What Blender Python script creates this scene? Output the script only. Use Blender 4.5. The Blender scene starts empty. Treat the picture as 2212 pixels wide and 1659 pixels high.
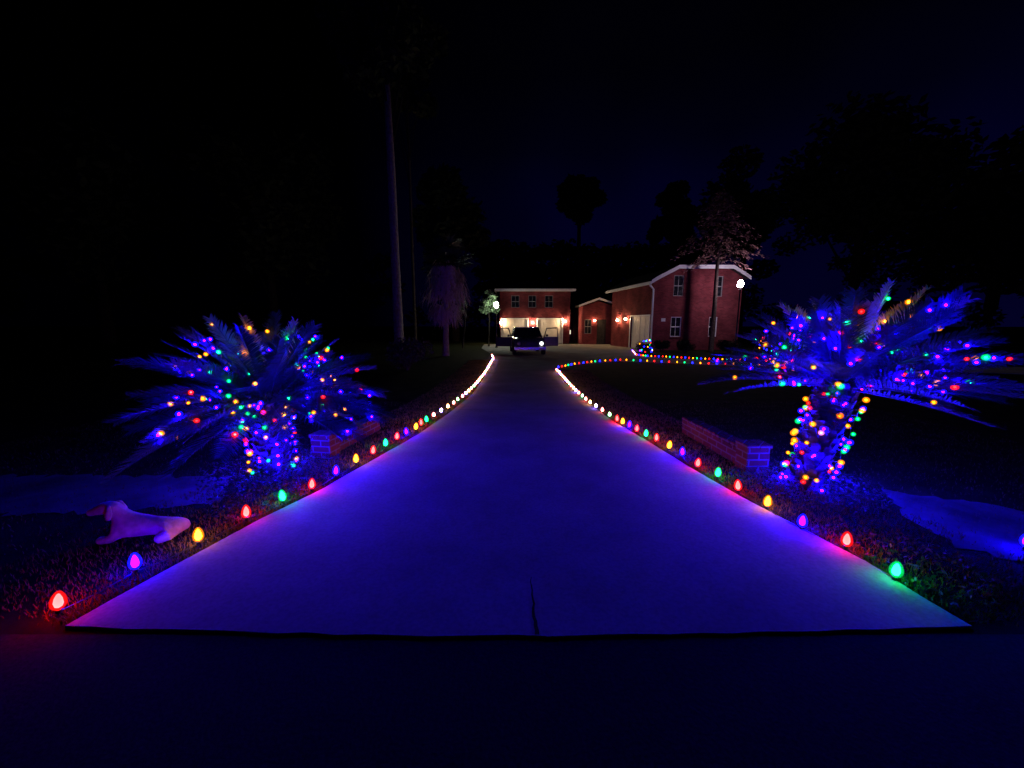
import bpy, bmesh, math, random, bisect
from mathutils import Vector, Matrix
R=random.Random(7)
C=bpy.context.scene.collection
sc=bpy.context.scene
sc.view_settings.view_transform='Standard'; sc.view_settings.look='None'; sc.view_settings.exposure=0; sc.view_settings.gamma=1
PI=math.pi
# ---------------------------------------------------------------- camera
F=831.0; TH=math.radians(8.66); H=1.6
cam=bpy.data.objects.new('camera',bpy.data.cameras.new('camera')); C.objects.link(cam)
cam.data.sensor_width=36; cam.data.lens=36*F/2212; cam.data.clip_end=2000; cam.data.clip_start=.05
cam.location=(0,0,H); cam.rotation_euler=(PI/2-TH,0,0); sc.camera=cam
def ray(px,py):
    X=(px-1106)/F; Y=(829.5-py)/F
    return Vector((X, math.cos(TH)+Y*math.sin(TH), -math.sin(TH)+Y*math.cos(TH)))
def G(px,py,z=0.0):
    d=ray(px,py); k=(z-H)/d.z
    return Vector((d.x*k,d.y*k,z))
def P(px,py,D):
    d=ray(px,py); k=D/d.y
    return Vector((d.x*k,D,H+d.z*k))
# ---------------------------------------------------------------- helpers
def link(o,parent=None):
    C.objects.link(o)
    if parent: o.parent=parent
    return o
def mesh_obj(name,bm,mats,parent=None,smooth=False):
    me=bpy.data.meshes.new(name); bm.to_mesh(me); bm.free()
    for m in (mats if isinstance(mats,(list,tuple)) else [mats]): me.materials.append(m)
    if smooth:
        for p in me.polygons: p.use_smooth=True
    return link(bpy.data.objects.new(name,me),parent)
def data_obj(name,v,f,mats,parent=None):
    me=bpy.data.meshes.new(name); me.from_pydata(v,[],f)
    for m in (mats if isinstance(mats,(list,tuple)) else [mats]): me.materials.append(m)
    me.update()
    return link(bpy.data.objects.new(name,me),parent)
def tag(o,label,cat,group=None,kind=None):
    if label:o['label']=label
    if cat:o['category']=cat
    if group:o['group']=group
    if kind:o['kind']=kind
    return o
def thing(name,label,cat,loc=(0,0,0),rz=0,group=None):
    o=link(bpy.data.objects.new(name,None)); o.location=loc; o.rotation_euler=(0,0,rz); o.empty_display_size=.1
    return tag(o,label,cat,group)
def box(bm,x0,x1,y0,y1,z0,z1,bev=0,mi=0):
    vs=[bm.verts.new(p) for p in ((x0,y0,z0),(x1,y0,z0),(x1,y1,z0),(x0,y1,z0),(x0,y0,z1),(x1,y0,z1),(x1,y1,z1),(x0,y1,z1))]
    fs=[bm.faces.new([vs[i] for i in q]) for q in ((0,3,2,1),(4,5,6,7),(0,1,5,4),(1,2,6,5),(2,3,7,6),(3,0,4,7))]
    for f in fs:f.material_index=mi
    if bev:
        es=set(e for f in fs for e in f.edges)
        bmesh.ops.bevel(bm,geom=list(es),offset=bev,segments=2,affect='EDGES',profile=.5)
def tube(bm,pts,rad,n=6,mi=0,cap=True):
    pts=[Vector(p) for p in pts]; rings=[]
    for i,p in enumerate(pts):
        t=(pts[min(i+1,len(pts)-1)]-pts[max(i-1,0)])
        if t.length<1e-7:t=Vector((0,0,1))
        t.normalize()
        a=t.cross(Vector((0,0,1)))
        if a.length<.05:a=t.cross(Vector((0,1,0)))
        a.normalize(); b=t.cross(a)
        r=rad[i] if isinstance(rad,(list,tuple)) else rad
        rings.append([bm.verts.new(p+(a*math.cos(2*PI*k/n)+b*math.sin(2*PI*k/n))*r) for k in range(n)])
    for A,B in zip(rings,rings[1:]):
        for k in range(n):
            f=bm.faces.new((A[k],A[(k+1)%n],B[(k+1)%n],B[k])); f.material_index=mi; f.smooth=True
    if cap:
        for r in (rings[0],rings[-1]):
            f=bm.faces.new(r); f.material_index=mi
def lathe(bm,prof,n=10,mi=0,c=(0,0,0)):
    rings=[]
    for r,z in prof:
        if r<1e-5: rings.append([bm.verts.new((c[0],c[1],c[2]+z))])
        else: rings.append([bm.verts.new((c[0]+r*math.cos(2*PI*k/n),c[1]+r*math.sin(2*PI*k/n),c[2]+z)) for k in range(n)])
    for A,B in zip(rings,rings[1:]):
        for k in range(n):
            k2=(k+1)%n
            if len(A)==1 and len(B)==1: continue
            if len(A)==1: vs=(A[0],B[k2],B[k])
            elif len(B)==1: vs=(A[k],A[k2],B[0])
            else: vs=(A[k],A[k2],B[k2],B[k])
            f=bm.faces.new(vs); f.material_index=mi; f.smooth=True
# ---------------------------------------------------------------- materials
def newmat(name):
    m=bpy.data.materials.new(name); m.use_nodes=True
    return m,m.node_tree.nodes,m.node_tree.links,m.node_tree.nodes['Principled BSDF']
def noisy(name,c1,c2,scale=8,rough=.8,bump=.2,spec=.3,detail=6,metal=0):
    m,N,L,b=newmat(name)
    tc=N.new('ShaderNodeTexCoord'); nz=N.new('ShaderNodeTexNoise'); nz.inputs['Scale'].default_value=scale; nz.inputs['Detail'].default_value=detail
    L.new(tc.outputs['Object'],nz.inputs['Vector'])
    cr=N.new('ShaderNodeValToRGB'); cr.color_ramp.elements[0].position=.3; cr.color_ramp.elements[1].position=.7
    cr.color_ramp.elements[0].color=(*c1,1); cr.color_ramp.elements[1].color=(*c2,1)
    L.new(nz.outputs['Fac'],cr.inputs['Fac']); L.new(cr.outputs['Color'],b.inputs['Base Color'])
    b.inputs['Roughness'].default_value=rough; b.inputs['Specular IOR Level'].default_value=spec; b.inputs['Metallic'].default_value=metal
    if bump:
        bp=N.new('ShaderNodeBump'); bp.inputs['Strength'].default_value=bump; bp.inputs['Distance'].default_value=.02
        L.new(nz.outputs['Fac'],bp.inputs['Height']); L.new(bp.outputs['Normal'],b.inputs['Normal'])
    return m
def brickmat(name,c1,c2,mort,scale=2.3):
    m,N,L,b=newmat(name)
    tc=N.new('ShaderNodeTexCoord'); sp=N.new('ShaderNodeSeparateXYZ'); L.new(tc.outputs['Object'],sp.inputs[0])
    ad=N.new('ShaderNodeMath'); L.new(sp.outputs[0],ad.inputs[0]); L.new(sp.outputs[1],ad.inputs[1])
    cb=N.new('ShaderNodeCombineXYZ'); L.new(ad.outputs[0],cb.inputs[0]); L.new(sp.outputs[2],cb.inputs[1])
    br=N.new('ShaderNodeTexBrick'); L.new(cb.outputs[0],br.inputs['Vector'])
    br.inputs['Color1'].default_value=(*c1,1); br.inputs['Color2'].default_value=(*c2,1); br.inputs['Mortar'].default_value=(*mort,1)
    br.inputs['Scale'].default_value=scale; br.inputs['Row Height'].default_value=.17; br.inputs['Mortar Size'].default_value=.02
    nz=N.new('ShaderNodeTexNoise'); nz.inputs['Scale'].default_value=1.3; nz.inputs['Detail'].default_value=5; L.new(tc.outputs['Object'],nz.inputs['Vector'])
    mr=N.new('ShaderNodeMapRange'); mr.inputs[1].default_value=.3; mr.inputs[2].default_value=.7; mr.inputs[3].default_value=.6; mr.inputs[4].default_value=1.15; L.new(nz.outputs['Fac'],mr.inputs[0])
    mx=N.new('ShaderNodeMix'); mx.data_type='RGBA'; mx.blend_type='MULTIPLY'; mx.inputs[0].default_value=1
    L.new(br.outputs['Color'],mx.inputs[6]); L.new(mr.outputs[0],mx.inputs[7])
    L.new(mx.outputs[2],b.inputs['Base Color']); b.inputs['Roughness'].default_value=.95; b.inputs['Specular IOR Level'].default_value=.04
    bp=N.new('ShaderNodeBump'); bp.inputs['Strength'].default_value=.4; bp.inputs['Distance'].default_value=.01; bp.invert=True
    L.new(br.outputs['Fac'],bp.inputs['Height']); L.new(bp.outputs['Normal'],b.inputs['Normal'])
    return m
def emit(name,col,s):
    m=bpy.data.materials.new(name); m.use_nodes=True; N=m.node_tree.nodes; L=m.node_tree.links; N.clear()
    o=N.new('ShaderNodeOutputMaterial'); e=N.new('ShaderNodeEmission'); e.inputs[0].default_value=(*col,1); e.inputs[1].default_value=s
    L.new(e.outputs[0],o.inputs[0]); return m
def shell(name,col,s,op=.58):
    # glowing frosted glass: dense where one looks straight through it, thin at the grazing rim
    m=bpy.data.materials.new(name); m.use_nodes=True; N=m.node_tree.nodes; L=m.node_tree.links; N.clear()
    o=N.new('ShaderNodeOutputMaterial'); e=N.new('ShaderNodeEmission'); e.inputs[0].default_value=(*col,1); e.inputs[1].default_value=s
    t=N.new('ShaderNodeBsdfTransparent'); mx=N.new('ShaderNodeMixShader')
    lw=N.new('ShaderNodeLayerWeight'); lw.inputs['Blend'].default_value=.5
    a=N.new('ShaderNodeMath'); a.operation='SUBTRACT'; a.inputs[0].default_value=1; L.new(lw.outputs['Facing'],a.inputs[1])
    p=N.new('ShaderNodeMath'); p.operation='POWER'; p.inputs[1].default_value=1.2; L.new(a.outputs[0],p.inputs[0])
    q=N.new('ShaderNodeMath'); q.operation='MULTIPLY'; q.inputs[1].default_value=op; L.new(p.outputs[0],q.inputs[0]); L.new(q.outputs[0],mx.inputs[0])
    L.new(t.outputs[0],mx.inputs[1]); L.new(e.outputs[0],mx.inputs[2]); L.new(mx.outputs[0],o.inputs[0])
    m.cycles.emission_sampling='NONE'
    return m
M={}
M['grass_ground']=noisy('lawn_soil',(.008,.011,.006),(.025,.032,.015),3,.95,.3,.03)
M['blade']=noisy('grass_blade',(.085,.08,.02),(.21,.17,.045),2,.9,0,.06)
M['asphalt']=noisy('asphalt',(.020,.020,.020),(.040,.039,.038),60,.95,.12,.04)
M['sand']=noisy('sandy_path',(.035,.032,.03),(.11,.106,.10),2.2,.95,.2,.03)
M['leaf']=noisy('palm_leaf',(.016,.036,.018),(.042,.072,.036),12,.6,0,.16)
M['tanleaf']=noisy('tan_palm_leaf',(.24,.21,.05),(.42,.37,.11),12,.6,0,.2)
M['deadleaf']=noisy('dead_frond',(.36,.24,.22),(.64,.47,.42),9,.9,.2,.1)
M['bark']=noisy('bark',(.03,.021,.017),(.08,.06,.05),9,.95,.8,.06)
M['dark_bark']=noisy('dark_bark',(.015,.012,.01),(.04,.032,.027),9,.95,.8,.05)
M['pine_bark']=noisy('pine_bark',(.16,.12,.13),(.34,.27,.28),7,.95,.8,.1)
M['tree_leaf']=noisy('tree_leaf',(.012,.018,.009),(.035,.04,.02),.8,.85,0,.08)
M['rust_leaf']=noisy('rusty_needles',(.16,.075,.07),(.34,.18,.16),2,.8,0,.1)
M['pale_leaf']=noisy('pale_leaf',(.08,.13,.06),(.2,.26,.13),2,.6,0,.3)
M['bed_leaf']=noisy('bed_leaf',(.025,.03,.02),(.08,.08,.045),15,.7,0,.15)
M['brick']=brickmat('red_brick',(.24,.042,.048),(.15,.026,.032),(.17,.065,.07))
M['gbrick']=brickmat('garden_brick',(.11,.030,.020),(.065,.019,.014),(.10,.075,.065))
M['roof']=noisy('roof_shingle',(.02,.018,.018),(.05,.045,.045),14,.9,.5,.1)
M['white']=noisy('white_paint',(.70,.69,.66),(.8,.79,.77),5,.5,.05,.4)
M['dimlit_frame']=noisy('dimlit_frame_paint',(.16,.15,.15),(.24,.23,.22),5,.6,.05,.3)  # frame paint darkened in colour, standing in for weak light on these windows
M['door']=noisy('cream_door',(.66,.61,.52),(.76,.71,.62),4,.55,.05,.3)
M['glass']=noisy('dark_glass',(.01,.012,.015),(.02,.02,.025),2,.06,0,.6)
M['black']=noisy('black_metal',(.012,.012,.012),(.03,.03,.03),30,.45,.1,.4)
M['green_plastic']=noisy('green_plastic',(.01,.035,.015),(.02,.05,.02),20,.5,0,.4)
M['paint_dark']=noisy('dark_car_paint',(.035,.03,.06),(.05,.04,.08),3,.2,0,.7)
M['tyre']=noisy('tyre_rubber',(.012,.012,.012),(.025,.025,.025),30,.9,.2,.1)
M['rim']=noisy('rim_metal',(.3,.3,.32),(.45,.45,.47),10,.3,0,.5,metal=.8)
M['stone']=noisy('pale_stone',(.28,.20,.19),(.44,.34,.33),18,.9,.35,.08)
def concrete():
    m,N,L,b=newmat('driveway_concrete')
    tc=N.new('ShaderNodeTexCoord')
    n1=N.new('ShaderNodeTexNoise'); n1.inputs['Scale'].default_value=.9; n1.inputs['Detail'].default_value=8; n1.inputs['Roughness'].default_value=.65
    n2=N.new('ShaderNodeTexNoise'); n2.inputs['Scale'].default_value=45; n2.inputs['Detail'].default_value=5
    for n in (n1,n2): L.new(tc.outputs['Object'],n.inputs['Vector'])
    c=N.new('ShaderNodeValToRGB'); c.color_ramp.elements[0].position=.25; c.color_ramp.elements[1].position=.7
    c.color_ramp.elements[0].color=(.22,.21,.20,1); c.color_ramp.elements[1].color=(.40,.39,.37,1)
    L.new(n1.outputs['Fac'],c.inputs['Fac'])
    c2=N.new('ShaderNodeValToRGB'); c2.color_ramp.elements[0].position=.3; c2.color_ramp.elements[0].color=(.78,.78,.78,1); c2.color_ramp.elements[1].position=.6
    L.new(n2.outputs['Fac'],c2.inputs['Fac'])
    mx=N.new('ShaderNodeMix'); mx.data_type='RGBA'; mx.blend_type='MULTIPLY'; mx.inputs[0].default_value=1
    L.new(c.outputs[0],mx.inputs[6]); L.new(c2.outputs[0],mx.inputs[7])
    sp=N.new('ShaderNodeSeparateXYZ'); L.new(tc.outputs['Object'],sp.inputs[0])
    mo=N.new('ShaderNodeMath'); mo.operation='PINGPONG'; mo.inputs[1].default_value=3.6; L.new(sp.outputs[1],mo.inputs[0])
    lt=N.new('ShaderNodeMath'); lt.operation='LESS_THAN'; lt.inputs[1].default_value=.009; L.new(mo.outputs[0],lt.inputs[0])
    m2=N.new('ShaderNodeMix'); m2.data_type='RGBA'; m2.inputs[7].default_value=(.15,.14,.13,1)
    L.new(lt.outputs[0],m2.inputs[0]); L.new(mx.outputs[2],m2.inputs[6]); L.new(m2.outputs[2],b.inputs['Base Color'])
    bp=N.new('ShaderNodeBump'); bp.inputs['Strength'].default_value=.12; bp.inputs['Distance'].default_value=.006
    L.new(n2.outputs['Fac'],bp.inputs['Height']); L.new(bp.outputs['Normal'],b.inputs['Normal'])
    b.inputs['Roughness'].default_value=.95; b.inputs['Specular IOR Level'].default_value=.02
    return m
M['concrete']=concrete()
COL={'red':(1,.006,.006),'blue':(.003,.0,1),'orange':(1,.26,.004),'green':(.003,1,.16)}
SHC={'red':((1,.006,.004),2.4),'blue':((.004,.006,1),4.2),'orange':((1,.23,.002),2.3),'green':((.0,.8,.13),1.7)}
PATHP={'red':190,'blue':1150,'orange':110,'green':75}
PALMP={'red':45,'blue':8000,'orange':30,'green':34}
for k in COL:
    M['shell_'+k]=shell('bulb_glass_'+k,SHC[k][0],SHC[k][1])
    M['core_'+k]=emit('bulb_core_'+k,COL[k],PATHP[k])
    M['far_'+k]=emit('far_bulb_'+k,{'red':(1,.14,.12),'blue':(.30,.16,1),'orange':(1,.48,.16),'green':(.35,1,.4)}[k],{'red':40,'blue':80,'orange':36,'green':14}[k])
    M['branch_'+k]=emit('branch_bulb_'+k,SHC[k][0],26 if k=='blue' else 9)
    M['palmcore_'+k]=emit('palm_bulb_core_'+k,COL[k],PALMP[k])
    M['topcore_'+k]=emit('crown_top_bulb_core_'+k,COL[k],PALMP[k]*(6 if k!='blue' else 1))
# ---------------------------------------------------------------- world
w=bpy.data.worlds.new('World'); sc.world=w; w.use_nodes=True
N=w.node_tree.nodes; L=w.node_tree.links; bg=N['Background']
tc=N.new('ShaderNodeTexCoord'); sp=N.new('ShaderNodeSeparateXYZ'); L.new(tc.outputs['Generated'],sp.inputs[0])
cr=N.new('ShaderNodeValToRGB'); e=cr.color_ramp.elements
e[0].position=0; e[0].color=(.0008,.0006,.015,1); e[1].position=.28; e[1].color=(.0005,.0004,.0115,1)
for p,c in ((.38,(.0003,.0003,.0050)),(.5,(.0002,.0002,.0018)),(.7,(.0001,.0001,.0004))):
    q=e.new(p); q.color=(*c,1)
L.new(sp.outputs[2],cr.inputs['Fac'])
ar=N.new('ShaderNodeMapRange'); ar.inputs[1].default_value=-.35; ar.inputs[2].default_value=.15; ar.inputs[3].default_value=.02; ar.inputs[4].default_value=1
L.new(sp.outputs[0],ar.inputs[0])
nz=N.new('ShaderNodeTexNoise'); nz.inputs['Scale'].default_value=3; L.new(tc.outputs['Generated'],nz.inputs['Vector'])
ml=N.new('ShaderNodeMath'); ml.operation='MULTIPLY'; L.new(ar.outputs[0],ml.inputs[0]); 
nr=N.new('ShaderNodeMapRange'); nr.inputs[1].default_value=.3; nr.inputs[2].default_value=.7; nr.inputs[3].default_value=.6; nr.inputs[4].default_value=1.2; L.new(nz.outputs['Fac'],nr.inputs[0]); L.new(nr.outputs[0],ml.inputs[1])
L.new(cr.outputs[0],bg.inputs[0]); L.new(ml.outputs[0],bg.inputs[1])
sun=bpy.data.lights.new('added_moonlight','SUN'); sun.energy=.0006; sun.color=(.4,.4,1); sun.angle=math.radians(.5)  # faint moonlight added to help the silhouettes; no moon is in view
so=link(bpy.data.objects.new('added_moonlight',sun)); so.rotation_euler=(math.radians(50),0,math.radians(30))
# ---------------------------------------------------------------- ground
bm=bmesh.new(); bmesh.ops.create_grid(bm,x_segments=40,y_segments=40,size=600)
tag(mesh_obj('ground',bm,M['grass_ground']),'dark lawn around the driveway','ground',kind='structure')
SY=1.79
bm=bmesh.new(); box(bm,-80,80,-9,SY,-.2,.004)
tag(mesh_obj('street',bm,M['asphalt']),'dark asphalt street in front','street',kind='structure')
ZD=.016
left=[(140,1352),(245,1293),(375,1222),(560,1122),(700,1054),(790,1002),(900,940),(970,892),(1020,852),(1048,812),(1066,778),(1070,770),(1058,762),(1040,752),(1046,743.5)]
right_up=[(1415,743.5),(1398,758),(1368,760),(1388,769),(1430,773),(1520,778),(1650,781),(1800,784),(2350,796)]
right_lo=[(2350,812),(1800,795),(1620,790),(1500,786),(1340,780),(1245,787),(1210,793),(1203,800)]
right=[(1220,826),(1260,861),(1320,907),(1400,953),(1480,1003),(1600,1072),(1700,1124),(1870,1212),(1990,1288),(2100,1352)]
front=[(2100-i*(1960/30)+0, 1353+20*math.sin(PI*i/30)+R.uniform(-2.5,2.5)) for i in range(1,30)]
poly=[G(*p,ZD) for p in left+right_up+right_lo+right+front]
bm=bmesh.new(); vs=[bm.verts.new(p) for p in poly]; f=bm.faces.new(vs)
bm.normal_update()
if f.normal.z<0: f.normal_flip()
ex=bmesh.ops.extrude_face_region(bm,geom=[f])
for v in vs: v.co.z=-.05
bmesh.ops.recalc_face_normals(bm,faces=bm.faces)
bmesh.ops.triangulate(bm,faces=[f for f in bm.faces if len(f.verts)>4])
tag(mesh_obj('driveway',bm,M['concrete']),'long concrete driveway with a branch to the right','driveway',kind='structure')
bm=bmesh.new(); pa=[]; pb=[]
for i in range(14):
    t=i/13; py=1371-t*125; px=1160-t*14+R.uniform(-3,3); wv=.010*(1-t)+.002
    g=G(px,py,ZD+.004); pa.append(bm.verts.new(g+Vector((-wv,0,0)))); pb.append(bm.verts.new(g+Vector((wv,0,0))))
for i in range(13): bm.faces.new((pa[i],pb[i],pb[i+1],pa[i+1]))
tag(mesh_obj('driveway_crack',bm,M['asphalt']),'dark joint running up the apron','crack',kind='structure')
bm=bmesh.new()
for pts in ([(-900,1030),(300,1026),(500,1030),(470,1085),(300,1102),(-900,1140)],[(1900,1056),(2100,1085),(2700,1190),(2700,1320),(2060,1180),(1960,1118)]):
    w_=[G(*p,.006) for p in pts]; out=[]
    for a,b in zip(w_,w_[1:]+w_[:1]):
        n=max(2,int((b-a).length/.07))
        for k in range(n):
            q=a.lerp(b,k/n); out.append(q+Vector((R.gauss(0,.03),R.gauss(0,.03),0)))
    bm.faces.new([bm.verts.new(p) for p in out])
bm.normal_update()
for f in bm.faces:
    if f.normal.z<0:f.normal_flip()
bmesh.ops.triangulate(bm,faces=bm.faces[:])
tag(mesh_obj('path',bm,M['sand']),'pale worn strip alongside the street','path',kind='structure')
LE=[G(*p,0) for p in left[:11]]; RE=[G(*p,0) for p in [(1203,800)]+right]
poly2=[(p.x,p.y) for p in poly]
def inside(x,y):
    c=False; n=len(poly2); j=n-1
    for i in range(n):
        xi,yi=poly2[i]; xj,yj=poly2[j]
        if (yi>y)!=(yj>y) and x<(xj-xi)*(y-yi)/(yj-yi)+xi: c=not c
        j=i
    return c
V=[];Fc=[]
def blade(x,y,h,wd):
    a=R.uniform(0,2*PI); b=R.uniform(0,2*PI); l=R.uniform(.1,.9)*h
    i=len(V); ca,sa=math.cos(a)*wd,math.sin(a)*wd
    mx_,my_=x+math.cos(b)*l*.4,y+math.sin(b)*l*.4
    V.extend([(x-ca,y-sa,-.003),(x+ca,y+sa,-.003),(mx_+ca*.7,my_+sa*.7,h*.6),(mx_-ca*.7,my_-sa*.7,h*.6),(x+math.cos(b)*l,y+math.sin(b)*l,h)])
    Fc.extend([(i,i+1,i+2,i+3),(i+3,i+2,i+4)])
def along(E,sgn,n,wmax):
    segs=[];tot=0
    for a,b in zip(E,E[1:]):
        l=(b-a).length/(1+.12*((a.y+b.y)/2)); segs.append((tot,a,b)); tot+=l
    starts=[s[0] for s in segs]
    for _ in range(n):
        u=R.uniform(0,tot); k=bisect.bisect_right(starts,u)-1
        s,a,b=segs[k]; e_=starts[k+1] if k+1<len(starts) else tot
        p=a.lerp(b,(u-s)/max(e_-s,1e-6)); off=wmax*R.random()**1.6
        d=(b-a).normalized(); nrm=Vector((-d.y,d.x,0))*sgn
        q=p+nrm*off
        if q.y<SY+.02 or inside(q.x,q.y): continue
        blade(q.x,q.y,R.uniform(.012,.04)*(1+.1*off),.0016+.0005*p.y)
along(LE,1,26000,1.1); along(RE,1,26000,1.1)
for _ in range(22000):
    s=R.choice((-1,1)); x=s*R.uniform(1.5,7); y=R.uniform(SY+.05,8)
    if inside(x,y): continue
    blade(x,y,R.uniform(.01,.03),.003)
tag(data_obj('grass',V,Fc,M['blade']),'short grass along the driveway edges','grass',kind='stuff')
# ---------------------------------------------------------------- driveway bulbs
def bulb_mesh(col):
    bm=bmesh.new()
    lathe(bm,[(0,.040),(.018,.043),(.030,.054),(.036,.074),(.035,.096),(.027,.122),(.014,.143),(0,.151)],20,0)
    lathe(bm,[(0,.047),(.016,.058),(.021,.076),(.017,.104),(.007,.128),(0,.134)],8,1)
    me=bpy.data.meshes.new('bulb'); bm.to_mesh(me); bm.free()
    me.materials.append(M['shell_'+col]); me.materials.append(M['core_'+col]); return me
BM={k:bulb_mesh(k) for k in COL}
def far_mesh(col,kind):
    bm=bmesh.new(); lathe(bm,[(.012,.047),(.026,.062),(.024,.088),(0,.118)],6,0)
    me=bpy.data.meshes.new('bulb'); bm.to_mesh(me); bm.free(); me.materials.append(M[kind+'_'+col]); return me
FM={k:far_mesh(k,'far') for k in COL}; BR={k:far_mesh(k,'branch') for k in COL}
bm=bmesh.new(); lathe(bm,[(0,.018),(.013,.018),(.013,.032),(.015,.034),(.015,.039),(.009,.0395)],10); 
SOCK=bpy.data.meshes.new('socket'); bm.to_mesh(SOCK); bm.free(); SOCK.materials.append(M['green_plastic'])
bm=bmesh.new(); box(bm,-.004,.004,-.002,.002,-.09,.022); box(bm,-.012,.012,-.003,.003,-.004,.002)
STK=bpy.data.meshes.new('stake'); bm.to_mesh(STK); bm.free(); STK.materials.append(M['green_plastic'])
ORD='first second third fourth fifth sixth seventh eighth ninth tenth'.split()
def path_light(p,col,label,group,far=None):
    t=thing('path_light',label,'light bulb',(p.x,p.y,0),R.uniform(0,6),group)
    t.rotation_euler.x=R.uniform(-.12,.12); t.rotation_euler.y=R.uniform(-.12,.12)
    link(bpy.data.objects.new('bulb',(far or BM)[col]),t); link(bpy.data.objects.new('socket',SOCK),t)
    if not far: link(bpy.data.objects.new('stake',STK),t)
    return t
CY=['red','blue','orange','red','green']
def resample(pts,step,start=0.0):
    out=[];acc=start
    for a,b in zip(pts,pts[1:]):
        l=(b-a).length
        while acc<l:
            out.append(a.lerp(b,acc/l)); acc+=step
        acc-=l
    return out
def row(side,near,cols,farpix,step,phase):
    cnt={}
    pts=[G(*p,.08) for p in near]
    for p,c in zip(pts,cols):
        cnt[c]=cnt.get(c,0)+1
        path_light(p,c,'%s %s bulb from the street in the %s driveway edge row'%(ORD[cnt[c]-1],c,side),'bulbs spaced along the %s driveway edge'%side)
    fp=resample([pts[-1]]+[G(*p,.07) for p in farpix],step,step)
    for i,p in enumerate(fp):
        path_light(p,CY[(phase+i)%5],'tiny bright bulb in the distant run of the %s driveway edge row'%side,'distant bulbs of the %s driveway edge row'%side,FM)
    bm=bmesh.new(); cp=[]
    ap=pts+fp
    for a,b in zip(ap,ap[1:]):
        cp.append(Vector((a.x,a.y,.024))); m_=a.lerp(b,.5); cp.append(Vector((m_.x+R.uniform(-.02,.02),m_.y,.010)))
    tube(bm,cp,.0035,5)
    tag(mesh_obj('power_cable',bm,M['green_plastic']),'thin dark cable linking the bulbs of the %s driveway edge'%side,'cable')
nearL=[(121,1302),(291,1217),(427,1158),(531,1108),(612,1073),(672,1047),(724,1018),(768,992),(804,974),(833,957),(856,943),(879,933),(897,922),(910,913),(922,906)]
row('left',nearL,[CY[i%5] for i in range(15)],[(934,899),(945,891),(965,880),(985,866),(1005,851),(1022,836),(1036,820),(1047,805),(1057,789),(1066,773),(1062,766)],.36,0)
nearR=[(1935,1232),(1829,1168),(1732,1126),(1657,1084),(1596,1051),(1550,1021),(1506,1000),(1475,977),(1444,962),(1418,946),(1395,937),(1375,926),(1359,918),(1345,911),(1333,905)]
row('right',nearR,[CY[(i+4)%5] for i in range(15)],[(1322,898),(1300,885),(1280,872),(1258,856),(1240,840),(1222,820),(1208,804),(1201,797)],.36,4)
def row2(pix,step,lab):
    fp=resample([G(*p,.07) for p in pix],step,0); c2=['blue','red','orange','green','blue','orange','red']
    for i,p in enumerate(fp): path_light(p,c2[i%7],'tiny coloured bulb in the '+lab,'bulbs of the '+lab,BR)
    bm=bmesh.new(); tube(bm,[Vector((p.x,p.y,.015)) for p in fp],.0035,5)
    tag(mesh_obj('power_cable',bm,M['green_plastic']),'thin dark cable in the '+lab,'cable')
row2([(1206,793),(1240,786),(1290,780),(1345,777),(1430,781),(1530,785),(1640,788),(1740,790)],.30,'row on the lawn side of the branch drive')
row2([(1366,757),(1374,766),(1400,769),(1430,770),(1520,775),(1650,778),(1760,781)],.18,'row on the house side of the branch drive')
path_light(G(2217,1172,.07),'blue','lone blue bulb at the far right edge of the view','bulbs near the street at far right')
# ---------------------------------------------------------------- palms with lights
PBM={}; TBM={}
for k in COL:
    for D_,pre in ((PBM,'palmcore_'),(TBM,'topcore_')):
        bm=bmesh.new(); bmesh.ops.create_icosphere(bm,subdivisions=2,radius=.0235)
        n0=len(bm.faces); bmesh.ops.create_icosphere(bm,subdivisions=1,radius=.0092)
        bm.faces.ensure_lookup_table()
        for f in bm.faces[:n0]: f.smooth=True
        for f in bm.faces[n0:]: f.material_index=1
        me=bpy.data.meshes.new('bulb'); bm.to_mesh(me); bm.free()
        me.materials.append(M['shell_'+k]); me.materials.append(M[pre+k]); D_[k]=me
def frond(length,pitch,az,droop,base,rnd):
    n=14; p=Vector(base); pts=[p.copy()]; tang=[]
    for i in range(n):
        a=pitch-droop*((i+.5)/n)**1.5
        d=Vector((math.cos(az)*math.cos(a),math.sin(az)*math.cos(a),math.sin(a))); tang.append(d)
        p=p+d*(length/n); pts.append(p.copy())
    tang.append(tang[-1]); bm=bmesh.new()
    tube(bm,pts,[.012*(1-.85*i/n) for i in range(n+1)],4)
    NL=46; side=Vector((-math.sin(az),math.cos(az),0))
    tw=rnd.uniform(-.7,.7)
    for j in range(NL):
        t=.14+.86*(j+.5)/NL; x=t*n; k=min(int(x),n-1); q=pts[k].lerp(pts[k+1],x-k); d=tang[k]
        up=side.cross(d)*-1
        if up.z<0: up=-up
        s2=(side*math.cos(tw)+up*math.sin(tw)); u2=(up*math.cos(tw)-side*math.sin(tw))
        ll=length*.175*math.sin(PI*min(1,.22+.74*t))**.55*rnd.uniform(.85,1.14)+.03
        for s in (-1,1):
            dr=(s2*s*.78+d*(.58+.33*t)+u2*.26+Vector((rnd.gauss(0,.05),rnd.gauss(0,.05),rnd.gauss(0,.05)))).normalized()
            wv=d*.0078; e1=q+dr*ll*.55+Vector((0,0,-.015*ll)); e2=q+dr*ll+Vector((0,0,-.11*ll))+Vector((rnd.uniform(-1,1),rnd.uniform(-1,1),rnd.uniform(-1,1)))*.012
            a_,b_,c_,d_,t_=[bm.verts.new(v) for v in (q-wv,q+wv,e1+wv*1.1,e1-wv*1.1,e2)]
            bm.faces.new((a_,b_,c_,d_)); bm.faces.new((d_,c_,t_))
    return bm,pts,n
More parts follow.
